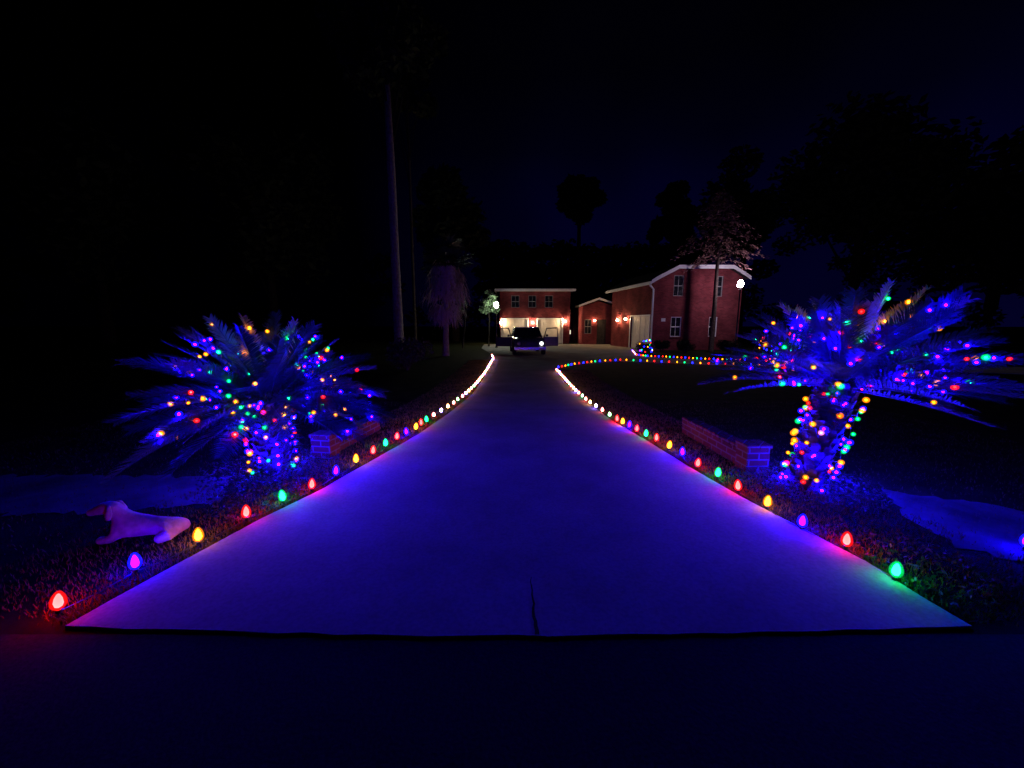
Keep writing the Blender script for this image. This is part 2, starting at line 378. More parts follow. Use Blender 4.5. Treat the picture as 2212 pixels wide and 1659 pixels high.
def light_palm(side,base,lean,th,nfr,flen,seed,r0,r1,colseq,pmin,pmax,turns,nbt,ntan,dlo,dhi,xmax):
    rnd=random.Random(seed)
    t=thing('palm_tree','short stout palm on the %s of the driveway wound with coloured lights'%side,'palm',base)
    bm=bmesh.new(); rings=12
    def axis(f): return Vector((lean[0]*f,lean[1]*f,th*f))
    def rad(f): return r0+(r1-r0)*f
    tube(bm,[axis(i/8) for i in range(9)],[rad(i/8)*.88 for i in range(9)],14)
    for i in range(rings):
        for k in range(11):
            f=(i+.5*(k%2)*.6)/rings; a=2*PI*(k+.5*(i%2))/11+rnd.uniform(-.08,.08); c=axis(f); r=rad(f)
            o=Vector((math.cos(a),math.sin(a),0)); s=Vector((-math.sin(a),math.cos(a),0))
            p0=c+o*r*.84; wd=.052; hh=th/rings*1.5
            q=[p0-s*wd,p0+s*wd,p0+s*wd*.6+o*.045+Vector((0,0,hh)),p0-s*wd*.6+o*.045+Vector((0,0,hh)),p0+Vector((0,0,hh*.9))-s*wd*.5,p0+Vector((0,0,hh*.9))+s*wd*.5]
            v=[bm.verts.new(x) for x in q]
            bm.faces.new((v[0],v[1],v[2],v[3])); bm.faces.new((v[3],v[2],v[5],v[4])); bm.faces.new((v[0],v[3],v[4])); bm.faces.new((v[1],v[5],v[2]))
    mesh_obj('trunk',bm,M['bark'],t)
    top=axis(1); paths=[]
    for i in range(nfr):
        f=(i+.5)/nfr; az=i*2.39996+rnd.uniform(-.2,.2)
        pit=math.radians(pmax+(pmin-pmax)*f**.7+rnd.uniform(-9,9)); ln=flen*(.76+.26*f)*rnd.uniform(.82,1.1)
        dr=math.radians(rnd.uniform(dlo,dhi)+5*f)
        b0=top+Vector((math.cos(az)*r1*.5,math.sin(az)*r1*.5,.12-.12*f))
        fb,pts,n=frond(ln,pit,az,dr,b0,rnd); mesh_obj('frond',fb,M['tanleaf'] if i<ntan else M['leaf'],t)
        paths.append(pts)
    th3=nfr//3
    for word,ids,lo,hi in (('upper',list(range(th3)),.35,.92),('middle',list(range(th3,2*th3)),.3,.92),('lower',list(range(2*th3,nfr)),.22,.9)):
        s1=thing('light_string','string of coloured lights over the %s fronds of the %s palm'%(word,side),'string lights',base)
        wb=bmesh.new(); nb=0; rnd.shuffle(ids)
        for i in ids:
            pts=paths[i]; tmax=0
            nn=rnd.choice((0,1,2,3,5)); c0=rnd.uniform(lo,hi-.25); c1=c0+.3 if nn>3 else hi; c0=c0 if nn>3 else lo
            if i<ntan: nn=max(nn,2)
            for q_ in range(nn):
                if nb>=98: break
                t_=min(.97,c0+(c1-c0)*(q_+rnd.random())/nn)
                k=t_*n; j=min(int(k),n-1); q=pts[j].lerp(pts[j+1],k-j)+Vector((rnd.uniform(-.06,.06),rnd.uniform(-.06,.06),.024+rnd.uniform(-.03,.01)))
                if q.x>xmax: continue
                if i<ntan: me=TBM[rnd.choice(('green','orange','green','orange','orange'))]
                else: me=(TBM if rnd.random()<.12 else PBM)[rnd.choice(colseq)]
                o=link(bpy.data.objects.new('bulb',me),s1); o.location=q; o.scale=(rnd.uniform(.7,1.25),)*3; nb+=1; tmax=max(tmax,t_)
            if tmax: tube(wb,[p+Vector((0,0,.012)) for p in pts[:int(tmax*n)+2]],.0022,4)
        mesh_obj('wire',wb,M['green_plastic'],s1)
    s2=thing('light_string','string of coloured lights coiled round the trunk of the %s palm'%side,'string lights',base)
    wb=bmesh.new(); cp=[]; ph=rnd.uniform(0,6)
    for i in range(turns*16+1):
        f=i/(turns*16); a=2*PI*turns*f; c=axis(.03+.99*f); r=rad(f)+.045+.008*math.sin(9*a)
        cp.append(c+Vector((math.cos(a)*r,math.sin(a)*r,.035*math.sin(2.3*a+ph)+.02*math.sin(5.1*a))))
    tube(wb,cp,.0022,4); mesh_obj('wire',wb,M['green_plastic'],s2)
    for i in range(nbt):
        u=min(.999,max(0,(i+rnd.uniform(-.1,1.1))/nbt)); q=cp[int(u*(len(cp)-1))]; c=axis(.03+.99*u); o_=(q-c); o_.z=0; o_.normalize()
        o=link(bpy.data.objects.new('bulb',PBM[rnd.choice(colseq)]),s2); o.location=q+o_*.02; o.scale=(rnd.uniform(.85,1.4),)*3
    return t
seq=['blue','red','orange','blue','green','blue','blue','red','green','blue','orange','orange','blue','green']
bl=G(592,1016); br=G(1736,1050)
light_palm('left',bl,(.0,.0),.74,104,1.18,3,.16,.18,seq,-14,82,9,64,5,8,30,9)
light_palm('right',br,(.26,.03),1.0,92,1.12,5,.14,.165,seq[4:]+seq[:4],6,74,12,92,12,4,22,1.15)
V=[];Fc=[]
for c,rx,ry,n in ((bl,.75,.6,1600),(br,.7,.6,1600),(G(1930,1215),.5,.45,700),(G(560,1085),.45,.4,600)):
    for _ in range(n):
        a=R.uniform(0,2*PI); r=math.sqrt(R.random()); x=c.x+rx*r*math.cos(a); y=c.y+ry*r*math.sin(a)
        if inside(x,y) or y<SY+.03: continue
        z=R.uniform(.0,.13)*(1-r*.6)+.004; s=R.uniform(.010,.024); u=Vector((R.gauss(0,1),R.gauss(0,1),R.gauss(0,.5))).normalized(); v=u.cross(Vector((R.gauss(0,1),R.gauss(0,1),R.gauss(0,1)))).normalized()
        o=Vector((x,y,z)); i=len(V); V.extend([o-u*s,o+v*s*.45,o+u*s,o-v*s*.45]); Fc.append((i,i+1,i+2,i+3))
tag(data_obj('ground_cover',V,Fc,M['bed_leaf']),'low leafy ground cover in the beds round the palms','ground cover',kind='stuff')
# ---------------------------------------------------------------- low brick garden walls
def gwall(label,a,b,h):
    d=(b-a); ln=d.length; rz=math.atan2(d.y,d.x)
    t=thing('garden_wall',label,'brick wall',(a.x,a.y,0),rz)
    bm=bmesh.new(); box(bm,.1,ln,-.07,.07,-.05,h-.05); mesh_obj('wall',bm,M['gbrick'],t)
    bm=bmesh.new()
    n=int((ln-.1)/.1)
    for i in range(n):
        x0=.102+i*(ln-.1)/n; x1=.1+(i+1)*(ln-.1)/n-.012; box(bm,x0,x1,-.085,.085,h-.048,h+R.uniform(.002,.010),.005)
    mesh_obj('coping',bm,M['gbrick'],t)
    bm=bmesh.new(); box(bm,-.1,.098,-.125,.125,-.05,h+.03); mesh_obj('pillar',bm,M['gbrick'],t)
    bm=bmesh.new()
    for y0,y1 in ((-.14,-.004),(.004,.14)): box(bm,-.115,.105,y0,y1,h+.032,h+.075,.004)
    mesh_obj('pillar_cap',bm,M['gbrick'],t)
gwall('low brick garden wall left of the driveway behind the lit palm',G(705,984),G(812,928),.22)
gwall('low brick garden wall right of the driveway with end pillar near the palm',G(1622,1014),G(1482,934),.24)
# ---------------------------------------------------------------- dog ornament
def skin_obj(name,verts,edges,rads,mat,parent,root=0,sub=2):
    me=bpy.data.meshes.new(name); me.from_pydata(verts,edges,[]); o=link(bpy.data.objects.new(name,me),parent)
    sk=o.modifiers.new('skin','SKIN'); 
    for i,r in enumerate(rads): me.skin_vertices[0].data[i].radius=(r,r) if not isinstance(r,tuple) else r
    me.skin_vertices[0].data[root].use_root=True
    sb=o.modifiers.new('sub','SUBSURF'); sb.levels=sub; sb.render_levels=sub
    me.materials.append(mat)
    dg=bpy.context.evaluated_depsgraph_get(); ev=o.evaluated_get(dg); m2=bpy.data.meshes.new_from_object(ev)
    o.modifiers.clear(); o.data=m2
    if not m2.materials: m2.materials.append(mat)
    for p in m2.polygons:p.use_smooth=True
    return o
g=G(262,1172)
dog=thing('dog_ornament','pale dog shaped lawn ornament lying beside the bulbs at lower left','lawn ornament',(g.x-.02,g.y+.06,0),math.radians(3))
vv=[(.39,0,.080),(.27,0,.098),(.14,0,.100),(.03,0,.108),(-.01,0,.180),(-.055,0,.252),(-.115,0,.254),(-.180,0,.226),(-.245,0,.210),
    (-.01,.06,.07),(-.04,.075,.032),(-.14,.075,.026),(-.01,-.06,.07),(-.04,-.075,.032),(-.14,-.075,.026),
    (.37,.07,.06),(.29,.10,.032),(.37,-.07,.06),(.29,-.10,.032)]
ee=[(0,1),(1,2),(2,3),(3,4),(4,5),(5,6),(6,7),(7,8),(3,9),(9,10),(10,11),(3,12),(12,13),(13,14),(0,15),(15,16),(0,17),(17,18)]
rr=[.072,.070,.074,.096,.050,.057,.052,.035,.027,.042,.032,.028,.042,.032,.028,.05,.033,.05,.033]
skin_obj('body',vv,ee,rr,M['stone'],dog,root=2)
for s in (-1,1):
    bm=bmesh.new()
    q=[(-.070,s*.046,.286),(-.035,s*.052,.282),(-.018,s*.068,.224),(-.028,s*.074,.182),(-.054,s*.076,.178),(-.072,s*.068,.216)]
    v=[bm.verts.new(p) for p in q]; f=bm.faces.new(v); e2=bmesh.ops.extrude_face_region(bm,geom=[f])
    bmesh.ops.translate(bm,vec=(0,-s*.016,0),verts=[x for x in e2['geom'] if isinstance(x,bmesh.types.BMVert)])
    bmesh.ops.recalc_face_normals(bm,faces=bm.faces); bmesh.ops.bevel(bm,geom=bm.edges[:],offset=.004,segments=2,affect='EDGES')
    mesh_obj('ear',bm,M['stone'],dog,True)
# ---------------------------------------------------------------- buildings
def wall_holes(bm,u0,u1,z0,z1,holes,fn,depth=.14):
    us=sorted(set([u0,u1]+[h[0] for h in holes]+[h[1] for h in holes])); zs=sorted(set([z0,z1]+[h[2] for h in holes]+[h[3] for h in holes]))
    for a,b in zip(us,us[1:]):
        for c,d in zip(zs,zs[1:]):
            m=((a+b)/2,(c+d)/2)
            if any(h[0]<m[0]<h[1] and h[2]<m[1]<h[3] for h in holes): continue
            bm.faces.new([bm.verts.new(fn(*p)) for p in ((a,0,c),(b,0,c),(b,0,d),(a,0,d))])
    for a,b,c,d in holes:
        for p in (((a,0,c),(a,depth,c),(a,depth,d),(a,0,d)),((b,0,c),(b,0,d),(b,depth,d),(b,depth,c)),((a,0,d),(a,depth,d),(b,depth,d),(b,0,d)),((a,0,c),(b,0,c),(b,depth,c),(a,depth,c))):
            bm.faces.new([bm.verts.new(fn(*q)) for q in p])
def fbox(bm,fn,u0,u1,d0,d1,z0,z1):
    q=[(u0,d0,z0),(u1,d0,z0),(u1,d1,z0),(u0,d1,z0),(u0,d0,z1),(u1,d0,z1),(u1,d1,z1),(u0,d1,z1)]
    v=[bm.verts.new(fn(*p)) for p in q]
    for k in ((0,3,2,1),(4,5,6,7),(0,1,5,4),(1,2,6,5),(2,3,7,6),(3,0,4,7)): bm.faces.new([v[i] for i in k])
def window(parent,fn,u0,u1,z0,z1,mat='dimlit_frame',glass='glass'):
    bm=bmesh.new(); w_=.05
    fbox(bm,fn,u0,u0+w_,.04,.12,z0,z1); fbox(bm,fn,u1-w_,u1,.04,.12,z0,z1)
    fbox(bm,fn,u0+w_,u1-w_,.04,.12,z0,z0+w_); fbox(bm,fn,u0+w_,u1-w_,.04,.12,z1-w_,z1)
    zm=(z0+z1)/2; fbox(bm,fn,u0+w_,u1-w_,.05,.11,zm-.03,zm+.03); um=(u0+u1)/2
    fbox(bm,fn,um-.012,um+.012,.06,.10,z0+w_,zm-.03); fbox(bm,fn,um-.012,um+.012,.06,.10,zm+.03,z1-w_)
    f=mesh_obj('window',bm,M[mat],parent)
    bm=bmesh.new(); fbox(bm,fn,u0+.01,u1-.01,.085,.095,z0+.01,z1-.01); mesh_obj('pane',bm,M[glass],f)
    bm=bmesh.new(); fbox(bm,fn,u0-.05,u1+.05,-.05,.03,z0-.07,z0-.003); mesh_obj('sill',bm,M['brick'],f)
def garage_door(parent,fn,u0,u1,z1):
    bm=bmesh.new(); rows=4; cols=4; 
    fbox(bm,fn,u0,u1,.10,.13,0,z1)
    for r_ in range(rows):
        for c_ in range(cols):
            a=u0+(u1-u0)*(c_+.12)/cols; b=u0+(u1-u0)*(c_+.88)/cols; c=z1*(r_+.12)/rows; d=z1*(r_+.88)/rows
            fbox(bm,fn,a,b,.082,.099,c,d)
    o=mesh_obj('garage_door',bm,M['door'],parent)
    bm=bmesh.new(); fbox(bm,fn,u0-.1,u0-.003,-.03,.05,0,z1+.1); fbox(bm,fn,u1+.003,u1+.1,-.03,.05,0,z1+.1); fbox(bm,fn,u0,u1,-.03,.05,z1+.003,z1+.1)
    mesh_obj('door_frame',bm,M['white'],o)
def wall_lamp(parent,fn,u,z,power,col):
    bm=bmesh.new(); fbox(bm,fn,u-.05,u+.05,-.03,-.002,z-.12,z+.12); fbox(bm,fn,u-.012,u+.012,-.17,-.03,z+.13,z+.15)
    for a in (-.06,.052):
        for b in (-.23,-.118): fbox(bm,fn,u+a,u+a+.008,b,b+.008,z-.12,z+.13)
    fbox(bm,fn,u-.075,u+.075,-.24,-.1,z+.152,z+.18); fbox(bm,fn,u-.065,u+.065,-.235,-.105,z-.145,z-.122)
    o=mesh_obj('wall_lamp',bm,M['black'],parent)
    b=bmesh.new(); bmesh.ops.create_icosphere(b,subdivisions=1,radius=.072); c=fn(u,-.17,z)
    bmesh.ops.translate(b,vec=c,verts=b.verts[:])
    A=4*PI*.072**2
    mesh_obj('bulb',b,emit('wall_lamp_glow',col,power/(PI*A)),o)
# --- garage building
D1=34.5
gar=thing('garage_building','two storey brick garage with two cream doors and three upper windows','garage',(-1.07,D1,0))
idf=lambda u,d,z: Vector((u,d,z))
W1=6.2; E1=4.6
doors=[(.18,2.45),(3.35,5.5)]; wins=[(1.0,1.72),(2.5,3.2),(3.95,4.68)]
bm=bmesh.new(); wall_holes(bm,0,W1,0,E1,[(a,b,0,2.14) for a,b in doors]+[(a,b,3.15,4.2) for a,b in wins],idf)
for p in (((0,0,0),(0,0,E1),(0,7,E1),(0,7,0)),((W1,0,0),(W1,7,0),(W1,7,E1),(W1,0,E1)),((0,7,0),(0,7,E1),(W1,7,E1),(W1,7,0))): bm.faces.new([bm.verts.new(q) for q in p])
mesh_obj('wall',bm,M['brick'],gar)
for a,b in doors: garage_door(gar,idf,a,b,2.14)
for a,b in wins: window(gar,idf,a,b,3.15,4.2)
bm=bmesh.new(); ov=.4; z=E1+.1
ev=[(-ov,-ov,z),(W1+ov,-ov,z),(W1+ov,7+ov,z),(-ov,7+ov,z),(W1/2-.6,3.2,z+1.1),(W1/2+.6,3.8,z+1.1)]
v=[bm.verts.new(p) for p in ev]
for q in ((0,1,5,4),(1,2,5),(2,3,4,5),(3,0,4),(3,2,1,0)): bm.faces.new([v[i] for i in q])
rf=mesh_obj('roof',bm,M['roof'],gar)
bm=bmesh.new(); box(bm,-ov,W1+ov,-ov-.03,-ov-.001,E1-.06,E1+.14); box(bm,-ov,W1+ov,-ov+.002,0,E1-.05,E1-.02); box(bm,-ov-.03,-ov-.002,-ov,7+ov,E1-.06,E1+.12)
mesh_obj('fascia',bm,M['white'],rf)
wall_lamp(gar,idf,.06,1.85,180,(1,.66,.36)); wall_lamp(gar,idf,2.9,1.85,160,(1,.70,.42)); wall_lamp(gar,idf,5.75,1.95,200,(1,.64,.34))
# --- low wing between
D2=33.0
wing=thing('brick_wing','low brick wing with shallow gable between the garage and the house','house wing',(5.95,D2,0))
W2=2.6
bm=bmesh.new(); wall_holes(bm,0,W2,0,3.2,[(1.25,2.05,0,2.1),(.2,.8,.9,2.1)],idf)
bm.faces.new([bm.verts.new(q) for q in ((0,0,0),(0,0,3.2),(0,5,3.2),(0,5,0))])
bm.faces.new([bm.verts.new(q) for q in ((0,0,3.2),(W2,0,3.2),(W2*.5,0,3.62))])
mesh_obj('wall',bm,M['brick'],wing)
bm=bmesh.new(); fbox(bm,idf,1.25,2.05,.1,.13,0,2.1); mesh_obj('door',bm,M['roof'],wing)
window(wing,idf,.2,.8,.9,2.1)
def slopes(bm,segs,y0,y1,th):
    for (xa,za,xb,zb) in segs:
        q=[(xa,y0,za),(xb,y0,zb),(xb,y1,zb),(xa,y1,za)]; v=[bm.verts.new(p) for p in q]+[bm.verts.new((p[0],p[1],p[2]+th)) for p in q]
        for k in ((0,3,2,1),(4,5,6,7),(0,1,5,4),(1,2,6,5),(2,3,7,6),(3,0,4,7)): bm.faces.new([v[i] for i in k])
bm=bmesh.new(); slopes(bm,((-.35,3.15,W2/2,3.74),(W2/2,3.74,W2+.1,3.3)),-.4,5.3,.14); rf=mesh_obj('roof',bm,M['roof'],wing)
bm=bmesh.new(); slopes(bm,((-.37,3.12,W2/2,3.72),(W2/2,3.72,W2+.1,3.28)),-.43,-.403,.17); mesh_obj('fascia',bm,M['white'],rf)
bk=lambda u,d,z:Vector((u,d+5,z))
bm=bmesh.new(); wall_holes(bm,-1.2,0,0,2.9,[(-.62,-.2,.75,1.15)],bk); mesh_obj('back_wall',bm,M['brick'],wing)
bm=bmesh.new(); fbox(bm,bk,-.62,-.2,.05,.07,.75,1.15); mesh_obj('window',bm,emit('lit_window',(1,.82,.6),1.2),wing)
wall_lamp(wing,idf,1.02,2.0,36,(1,.58,.28))
# --- main house
a0=math.atan2(.154,.988)
house=thing('brick_house','two storey red brick house with clipped gable and white downspout','house',(8.95,24.9,0),a0)
WH=6.2; DH=6.4
bm=bmesh.new()
fw=[(1.35,2.05,3.45,4.75),(4.15,4.8,3.45,4.75),(1.3,2.05,.87,2.15),(4.0,4.6,.87,2.15)]
wall_holes(bm,0,WH,0,4.4,[(h[0],h[1],h[2],min(h[3],4.4)) for h in fw],idf)
prof=lambda u: 4.4+(.72*u/1.45 if u<1.45 else (.72+.08*(u-1.45)/3.75 if u<5.2 else .80-.50*(u-5.2)/1.0))
us=[0,.5,1.0,1.35,1.45,2.05,3,4.15,4.8,5.2,5.7,6.2]
for a,b in zip(us,us[1:]):
    m=(a+b)/2; lo=4.4
    if 1.35<m<2.05 or 4.15<m<4.8: lo=4.75
    pts=[(a,0,lo),(b,0,lo),(b,0,max(lo,prof(b))),(a,0,max(lo,prof(a)))]
    if prof(a)-lo<1e-4: pts=pts[:3]
    bm.faces.new([bm.verts.new(p) for p in pts])
sidef=lambda u,d,z: Vector((d,u,z))
wall_holes(bm,0,DH,0,4.4,[(.35,3.0,0,2.2)],sidef)
bm.faces.new([bm.verts.new(q) for q in ((WH,0,0),(WH,DH,0),(WH,DH,4.7),(WH,0,4.7))])
bm.faces.new([bm.verts.new(q) for q in ((0,DH,0),(0,DH,4.4),(WH,DH,4.4),(WH,DH,0))])
bmesh.ops.remove_doubles(bm,verts=bm.verts[:],dist=.0005)
mesh_obj('wall',bm,M['brick'],house)
for i,(a,b,c,d) in enumerate(fw): window(house,idf,a,b,c,d,'dimlit_frame' if i<2 else 'white')
garage_door(house,sidef,.35,3.0,2.2)
pr=[(-.35,4.22),(0,4.42),(1.45,5.15),(5.2,5.23),(6.2,4.73),(6.5,4.56)]
def roofstrip(name,y0,y1,off,th,mat,par):
    bm=bmesh.new(); slopes(bm,[(a[0],a[1]+off,b[0],b[1]+off) for a,b in zip(pr,pr[1:])],y0,y1,th)
    return mesh_obj(name,bm,mat,par)
rf=roofstrip('roof',-.35,DH+.3,.02,.12,M['roof'],house)
roofstrip('fascia',-.38,-.353,-.05,.23,M['white'],rf)
bm=bmesh.new(); box(bm,-.46,-.36,-.38,DH+.3,4.12,4.30); mesh_obj('gutter',bm,M['white'],rf)
bm=bmesh.new(); tube(bm,[(-.4,-.3,4.12),(-.4,-.3,4.05),(-.06,-.07,3.85),(-.06,-.07,.12),(-.12,-.2,.05)],.065,6); mesh_obj('downspout',bm,M['white'],house)
wall_lamp(house,sidef,4.9,2.0,150,(1,.58,.28)); wall_lamp(house,sidef,3.5,2.05,50,(1,.60,.30))
bm=bmesh.new(); fbox(bm,idf,.62,.9,-.02,-.002,1.85,2.05); mesh_obj('plaque',bm,M['white'],house)
# ---------------------------------------------------------------- lamp posts
def lamp_post(label,p,h,power,col,sc_=1.0):
    t=thing('lamp_post',label,'lamp post',(p[0],p[1],0))
    bm=bmesh.new(); lathe(bm,[(0,0),(.12,0),(.12,.06),(.07,.1),(.055,.4),(.04,.45),(.035,h-.36),(.06,h-.34),(.06,h-.31),(0,h-.31)],12); mesh_obj('post',bm,M['black'],t)
    bm=bmesh.new(); lathe(bm,[(r*sc_,h+z*sc_) for r,z in [(0,-.18),(.07,-.17),(.11,-.12),(.125,-.02),(.10,.08),(.05,.13),(0,.14)]],12)
    A=.16*sc_*sc_; mesh_obj('lamp_globe',bm,emit('lamp_globe',col,power/(PI*A)),t)
    h2=h+.14*(sc_-1)
    bm=bmesh.new(); lathe(bm,[(0,h2+.145),(.09,h2+.145),(.05,h2+.19),(.012,h2+.21),(.012,h2+.25),(0,h2+.26)],12); mesh_obj('finial',bm,M['black'],t)
pl=P(1072,658,28.0); lamp_post('lit lamp post beside the garage at the end of the driveway',(pl.x,pl.y),pl.z,110,(.85,1,.9),1.3)
pr_=P(1600,612,23.0); lamp_post('tall lit lamp post in front of the brick house behind right palm',(pr_.x,pr_.y),pr_.z,125,(.95,.75,1),1.3)
# ---------------------------------------------------------------- vehicle
def vehicle(label,loc,rz,opened,lit):
    t=thing('parked_car',label,'car',loc,rz)
    w=.86
    def loft(bm,secs):
        rings=[[bm.verts.new(p) for p in s] for s in secs]
        n=len(secs[0])
        for A,B in zip(rings,rings[1:]):
            for k in range(n): bm.faces.new((A[k],A[(k+1)%n],B[(k+1)%n],B[k]))
        bm.faces.new(rings[0]); bm.faces.new(rings[-1]); bmesh.ops.recalc_face_normals(bm,faces=bm.faces)
    bm=bmesh.new()
    def sec(y,hw,zb,zt): return [(-hw,y,zb),(hw,y,zb),(hw+.02,y,(zb+zt)/2),(hw-.06,y,zt),(-hw+.06,y,zt),(-hw-.02,y,(zb+zt)/2)]
    loft(bm,[sec(-2.15,w-.1,.36,.72),sec(-2.05,w-.03,.3,.84),sec(-1.2,w,.28,.93),sec(-.9,w,.28,.95),sec(1.4,w,.28,.97),sec(2.1,w-.02,.3,.95),sec(2.2,w-.06,.36,.9)])
    bmesh.ops.bevel(bm,geom=[e for e in bm.edges],offset=.025,segments=2,affect='EDGES')
    mesh_obj('body',bm,M['paint_dark'],t,True)
    bm=bmesh.new()
    box(bm,-w+.18,w-.18,-.15,1.85,1.44,1.5,.02)
    for s in (-1,1):
        for (y0,y1) in ((-.85,-.12),(.75,.75),(2.05,1.82)):
            tube(bm,[(s*(w-.08),y0,.94),(s*(w-.2),y1,1.46)],.04,6)
    mesh_obj('cabin_frame',bm,M['paint_dark'],t)
    def pane(name,q):
        bm=bmesh.new(); v=[bm.verts.new(p) for p in q]; bm.faces.new(v); return mesh_obj(name,bm,M['glass'],t)
    pane('windshield',[(-w+.1,-.83,.96),(w-.1,-.83,.96),(w-.22,-.15,1.44),(-w+.22,-.15,1.44)])
    pane('rear_window',[(-w+.1,2.03,.98),(-w+.22,1.83,1.44),(w-.22,1.83,1.44),(w-.1,2.03,.98)])
    for s in (-1,1): pane('side_window',[(s*(w-.07),.8,.97),(s*(w-.07),2.0,.97),(s*(w-.2),1.78,1.44),(s*(w-.2),.8,1.44)])
    bm=bmesh.new(); box(bm,-.42,.42,-2.2,-2.14,.5,.72,.01)
    for i in range(5): box(bm,-.4,.4,-2.215,-2.201,.52+i*.04,.535+i*.04)
    mesh_obj('grille',bm,M['black'],t)
    bm=bmesh.new(); box(bm,-w+.02,w-.02,-2.28,-2.1,.3,.48,.03); mesh_obj('bumper',bm,M['rim'],t)
    for s in (-1,1):
        bm=bmesh.new(); lathe(bm,[(0,-.02),(.1,-.02),(.1,.03),(.07,.06),(0,.065)],12)
        bmesh.ops.rotate(bm,matrix=Matrix.Rotation(PI/2,3,'X'),verts=bm.verts[:]); bmesh.ops.translate(bm,vec=(s*.6,-2.14,.65),verts=bm.verts[:])
        mesh_obj('headlight',bm,emit('headlight_on',(1,.97,1),3) if (lit and s>0) else M['rim'],t)
        for y in (-1.35,1.35):
            bm=bmesh.new(); lathe(bm,[(.2,-.1),(.31,-.1),(.34,-.06),(.34,.06),(.31,.1),(.2,.1)],20)
            bmesh.ops.rotate(bm,matrix=Matrix.Rotation(PI/2,3,'Y'),verts=bm.verts[:]); bmesh.ops.translate(bm,vec=(s*(w-.06),y,.34),verts=bm.verts[:])
            ty=mesh_obj('wheel',bm,M['tyre'],t)
            bm=bmesh.new(); lathe(bm,[(0,-.06),(.06,-.07),(.205,-.05),(.205,.05),(.06,.07),(0,.06)],14)
            bmesh.ops.rotate(bm,matrix=Matrix.Rotation(PI/2,3,'Y'),verts=bm.verts[:]); bmesh.ops.translate(bm,vec=(s*(w-.05),y,.34),verts=bm.verts[:])
            mesh_obj('rim',bm,M['rim'],ty)
        bm=bmesh.new(); box(bm,-.03,.03,0,1.02,.42,.95,.015)
        tube(bm,[(0,.06,.95),(-s*.04,.24,1.44),(-s*.04,.98,1.46),(0,1.0,.95)],.035,5)
        d=mesh_obj('door',bm,M['paint_dark'],t); d.location=(s*(w+.03),-.72,0); d.rotation_euler.z=-s*math.radians(64) if opened else 0
        bm=bmesh.new(); box(bm,(.04 if s>0 else -.2),(.2 if s>0 else -.04),.12,.2,.98,1.1,.015); mesh_obj('mirror',bm,M['black'],d)
gc=G(1141,769); vehicle('dark car facing the street with both front doors open and one headlight lit',(gc.x,gc.y+2.3,0),math.radians(3),True,True)
# ---------------------------------------------------------------- trees
def leaf_mesh(clumps,n,size,rnd,flat=.5,squash=.8):
    V=[];Fc=[]
    tot=sum(c[3]**2 for c in clumps)
    for cx,cy,cz,cr_ in clumps:
        for _ in range(max(6,int(n*cr_**2/tot))):
            d=Vector((rnd.gauss(0,1),rnd.gauss(0,1),rnd.gauss(0,1))).normalized()*cr_*rnd.random()**.42
            o=Vector((cx+d.x,cy+d.y,cz+d.z*squash)); u=Vector((rnd.gauss(0,1),rnd.gauss(0,1),rnd.gauss(0,flat))).normalized(); v=u.cross(Vector((rnd.gauss(0,1),rnd.gauss(0,1),rnd.gauss(0,1)))).normalized()
            s=size*rnd.uniform(.6,1.3); i=len(V)
            V.extend([o-u*s,o+v*s*.5-u*s*.1,o+u*s,o-v*s*.5+u*s*.1]); Fc.append((i,i+1,i+2,i+3))
    return V,Fc
def tree(name,label,x,y,z0,z1,rad,tr,n,size,seed,nclump=16,mat='tree_leaf',group=None,cat='tree',bark='dark_bark',lean=None):
    rnd=random.Random(seed); t=thing(name,label,cat,(x,y,0),0,group)
    cl=[]; zc=(z0+z1)/2; hz=(z1-z0)/2
    for _ in range(nclump):
        while True:
            d=Vector((rnd.uniform(-1,1),rnd.uniform(-1,1),rnd.uniform(-1,1)))
            if d.length<1: break
        cl.append((d.x*rad*.72,d.y*rad*.72,zc+d.z*hz*.75,rad*rnd.uniform(.26,.45)))
    bm=bmesh.new(); ln=rnd.uniform(-.3,.3) if lean is None else lean
    tp=[(0,0,-.1),(ln*.2,0,z0*.4),(ln*.6,.1,z0*.8),(ln,.1,zc)]
    tube(bm,tp,[tr*1.2,tr,tr*.92,tr*.5],9)
    mesh_obj('trunk',bm,M[bark],t)
    bm=bmesh.new()
    for c in cl[:9]:
        a=Vector((ln*.8,.1,z0*.75+(zc-z0*.75)*rnd.random())); b=Vector(c[:3]); tube(bm,[a,a.lerp(b,.5)+Vector((0,0,-.15*rad*.3)),b],[tr*.35,tr*.2,tr*.06],5)
    mesh_obj('limbs',bm,M['dark_bark'],t)
    V,Fc=leaf_mesh(cl,n,size,rnd); data_obj('crown',V,Fc,M[mat],t); return t
def at(px,D): return (px-1106)/F*D
tree('tree','round topped tree silhouetted against the sky above the garage roof',at(1247,60),60,15.2,24,3.4,.35,9000,.36,11,22)
tree('tree','tree silhouetted against the sky between garage and house',at(1440,56),56,9,22.5,3.6,.35,8000,.38,12,24)
tree('tree','broad dark tree rising behind the brick house',at(1590,48),48,9,22,6.5,.4,7000,.4,13,24)
tree('tree','tall black tree in the right background above the right palm',at(1830,40),40,7,23,8,.5,8000,.45,14,30)
tree('tree','black tree at the far right edge of the background',at(2120,36),36,4,19,8,.5,6000,.45,15,30)
tree('tree','black tree left of the driveway behind the fat headed palm',at(985,40),40,7,18,4.5,.4,6000,.36,16,22)
tree('tree','black tree at far left background',at(240,34),34,5,20,8,.5,6000,.45,17,30)
tree('tree','black tree in the left background above the left palm',at(600,38),38,5,21,8,.5,6000,.45,18,30)
gp=G(863,762)
tree('pine_tree','tall bare pine trunk glowing purple left of the driveway',gp.x,gp.y,13,22,3.2,.25,14000,.3,19,26,cat='pine',bark='pine_bark',lean=-.1)
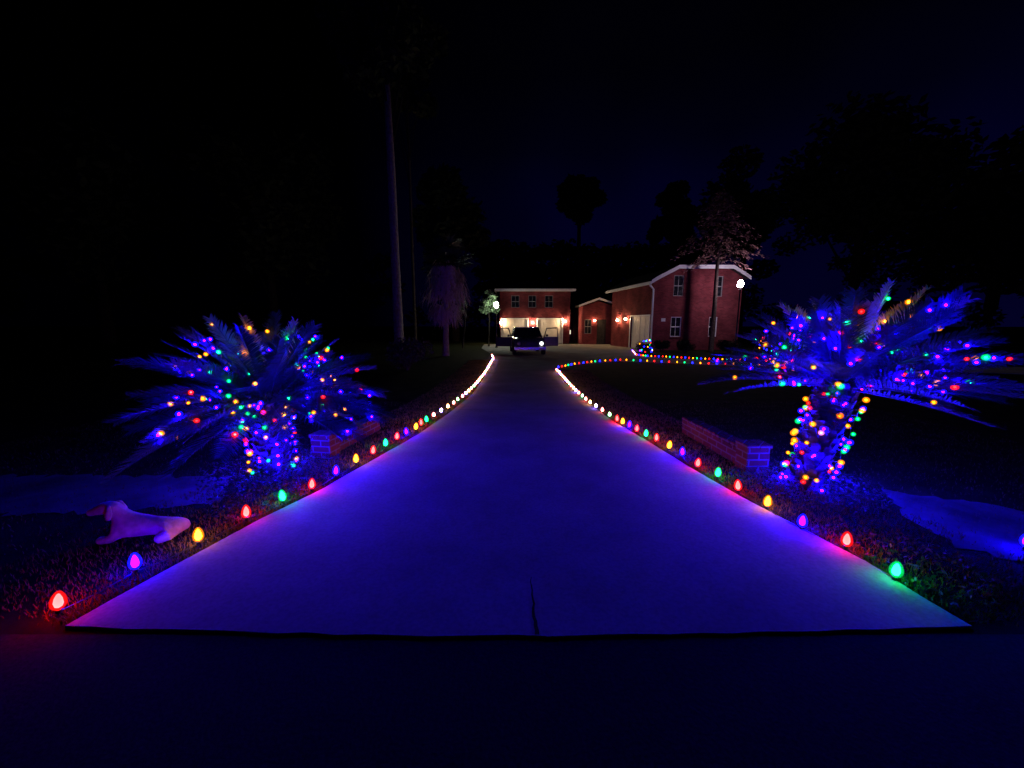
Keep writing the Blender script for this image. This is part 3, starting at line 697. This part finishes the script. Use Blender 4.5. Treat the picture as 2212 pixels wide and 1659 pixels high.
tree('pine_tree','thin dark tree trunk just right of the purple pine trunk',at(899,29),29,15,23,3,.10,3500,.3,20,12,cat='pine',lean=0,bark='bark')
def drooper(label,x,y,seed):
    rnd=random.Random(seed); t=thing('conifer_tree',label,'conifer',(x,y,0)); bm=bmesh.new()
    tube(bm,[(0,0,-.1),(.03,0,2.5),(0,0,5),(.05,0,9.4)],[.16,.13,.10,.03],9); V=[];Fc=[]
    for i in range(46):
        z=5.4+4.0*(i/46); az=i*2.4+rnd.uniform(-.3,.3); ln=(2.8*(1-(z-5.4)/5.6))*rnd.uniform(.55,1.2)
        pts=[Vector((math.cos(az)*ln*s,math.sin(az)*ln*s,z+.5*s-1.0*s*s)) for s in (0,.33,.66,1)]
        tube(bm,pts,[.04,.03,.018,.006],4)
        for _ in range(70):
            s=rnd.uniform(.25,1); k=min(int(s*3),2); q=pts[k].lerp(pts[k+1],s*3-k)+Vector((rnd.gauss(0,.16),rnd.gauss(0,.16),rnd.gauss(-.05,.07)))
            u=(Vector((math.cos(az),math.sin(az),-.4))+Vector((rnd.gauss(0,.5),rnd.gauss(0,.5),rnd.gauss(0,.3)))).normalized(); v=u.cross(Vector((rnd.gauss(0,.4),rnd.gauss(0,.4),1))).normalized(); h=rnd.uniform(.07,.15); j=len(V)
            V.extend([q-u*h,q+v*h*.3,q+u*h,q-v*h*.3]); Fc.append((j,j+1,j+2,j+3))
    mesh_obj('trunk',bm,M['bark'],t); data_obj('crown',V,Fc,M['rust_leaf'],t)
gt=G(1535,759); drooper('dark conifer standing in front of the brick house wall',gt.x,gt.y,31)
gp=G(963,769)
t=thing('palm_tree','tall palm with thick pinkish skirt of dead fronds left of driveway','palm',(gp.x,gp.y,0)); rnd=random.Random(41)
bm=bmesh.new(); tube(bm,[(0,0,-.1),(.02,0,1),(.08,0,2.5),(.15,0,4.6)],[.2,.16,.15,.14],10); mesh_obj('trunk',bm,M['pine_bark'],t)
V=[];Fc=[]
tufts=[(rnd.uniform(0,2*PI),2.0+2.7*rnd.random(),rnd.uniform(.75,1.35)) for _ in range(64)]
for i in range(2500):
    a0_,z0_,k_=tufts[i%64]; a=a0_+rnd.gauss(0,.22); z=z0_+rnd.gauss(0,.12); f=min(1,max(0,(z-2.0)/2.7)); r=(.58+.45*math.sin(PI*min(1,f*.9+.15)))*rnd.uniform(.5,1.0)*k_
    o=Vector((.12+math.cos(a)*r,math.sin(a)*r,z)); fl=rnd.uniform(.1,.75); d=Vector((math.cos(a)*fl,math.sin(a)*fl,-1)).normalized(); s=Vector((-math.sin(a),math.cos(a),0)); ln=rnd.uniform(.25,.75); wd=rnd.uniform(.012,.04); j=len(V)
    V.extend([o-s*wd,o+s*wd,o+d*ln+s*rnd.uniform(-.12,.12)]); Fc.append((j,j+1,j+2))
data_obj('skirt',V,Fc,M['deadleaf'],t)
V=[];Fc=[]
for i in range(34):
    a=i*2.4; el=rnd.uniform(-.1,1.3); st=Vector((.15,0,4.6)); d=Vector((math.cos(a)*math.cos(el),math.sin(a)*math.cos(el),math.sin(el))); c=st+d*rnd.uniform(.7,1.1); s=d.cross(Vector((0,0,1))).normalized()
    j=len(V); V.extend([st-s*.02,st+s*.02,c]); Fc.append((j,j+1,j+2))
    for k in range(22):
        b=(k/21-.5)*3.6; e_=(d*math.cos(b)+s*math.sin(b)).normalized(); L_=rnd.uniform(.6,.85); j=len(V); n_=s*math.cos(b)-d*math.sin(b)
        V.extend([c-n_*.02,c+e_*L_*.5-n_*.035,c+e_*L_+Vector((0,0,-.25*L_)),c+e_*L_*.5+n_*.035]); Fc.append((j,j+1,j+2,j+3))
data_obj('crown',V,Fc,M['leaf'],t)
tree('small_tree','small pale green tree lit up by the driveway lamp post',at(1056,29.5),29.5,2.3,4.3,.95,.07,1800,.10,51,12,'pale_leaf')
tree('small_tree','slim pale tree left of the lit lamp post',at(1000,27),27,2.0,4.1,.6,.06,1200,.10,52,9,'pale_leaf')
def shrub(label,x,y,r,h,seed,mat='tree_leaf',group=None,n=1400):
    rnd=random.Random(seed); t=thing('shrub',label,'shrub',(x,y,0),0,group); cl=[(rnd.uniform(-.5,.5)*r,rnd.uniform(-.5,.5)*r,h*rnd.uniform(.35,.7),r*rnd.uniform(.4,.6)) for _ in range(8)]
    bm=bmesh.new()
    for c in cl: tube(bm,[(0,0,-.03),(c[0]*.5,c[1]*.5,c[2]*.5),c[:3]],[.03,.02,.008],5)
    mesh_obj('stem',bm,M['bark'],t); V,Fc=leaf_mesh(cl,n,.06,rnd); V=[(v[0],v[1],max(v[2],.01)) for v in V]; data_obj('foliage',V,Fc,M[mat],t)
g=G(880,800); shrub('dark rounded shrub behind the left palm below the purple trunk',g.x,g.y,1.1,1.3,61,n=2600,mat='bed_leaf')
for i,(px,py,r,h,l) in enumerate(((1428,760,.5,.8,'low dark shrub by the downspout of the brick house'),(1480,762,.55,.8,'low dark shrub under the lower left house window'),(1575,764,.6,.9,'low dark shrub right of the conifer trunk'))):
    g=G(px,py); shrub(l,g.x,g.y,r,h,62+i)
for i,(px,py,r,h,w_,nb) in enumerate(((1392,762,.5,.7,'beside the house corner at the drive branch',26),(1645,779,.6,.7,'behind the left tips of the right palm',28),(1700,780,.6,.75,'behind the middle of the right palm',24))):
    g=G(px,py); shrub('small shrub hung with coloured lights '+w_,g.x,g.y,r,h,70+i,'bed_leaf'); rnd=random.Random(90+i)
    s=thing('light_string','short string of coloured lights on the shrub '+w_,'string lights',(g.x,g.y,0)); wb=bmesh.new(); cp=[]
    for k in range(nb):
        a=rnd.uniform(PI,2*PI); f=rnd.random(); cp.append(Vector((math.cos(a)*r*.95*(1-.4*f),math.sin(a)*r*.95*(1-.4*f),.08+h*f)))
    cp.sort(key=lambda p:p.x)
    for k,p in enumerate(cp):
        o=link(bpy.data.objects.new('bulb',BR[seq[k%len(seq)]]),s); o.location=p-Vector((0,0,.08))
    tube(wb,cp,.004,4); mesh_obj('wire',wb,M['green_plastic'],s)
rnd=random.Random(77); cl=[]
for i in range(90):
    px=rnd.uniform(-200,2500); D=rnd.uniform(68,82); top=(10.5+4*rnd.random() if px<1500 else 12+6*rnd.random()) if px>1060 else 15+8*rnd.random()
    z=rnd.uniform(2,top); cl.append((at(px,D),D,z,rnd.uniform(2.2,3.6)))
for i in range(60):
    px=1040+i*8; D=rnd.uniform(70,80); top=(703-545+rnd.uniform(0,22))/F*D+1.6
    for q in range(4): cl.append((at(px,D),D,top-2-q*3.3,rnd.uniform(1.6,2.6)))
V,Fc=leaf_mesh(cl,42000,.5,rnd); tag(data_obj('wood',V,Fc,M['tree_leaf']),'black far wood behind the buildings','wood',kind='stuff')
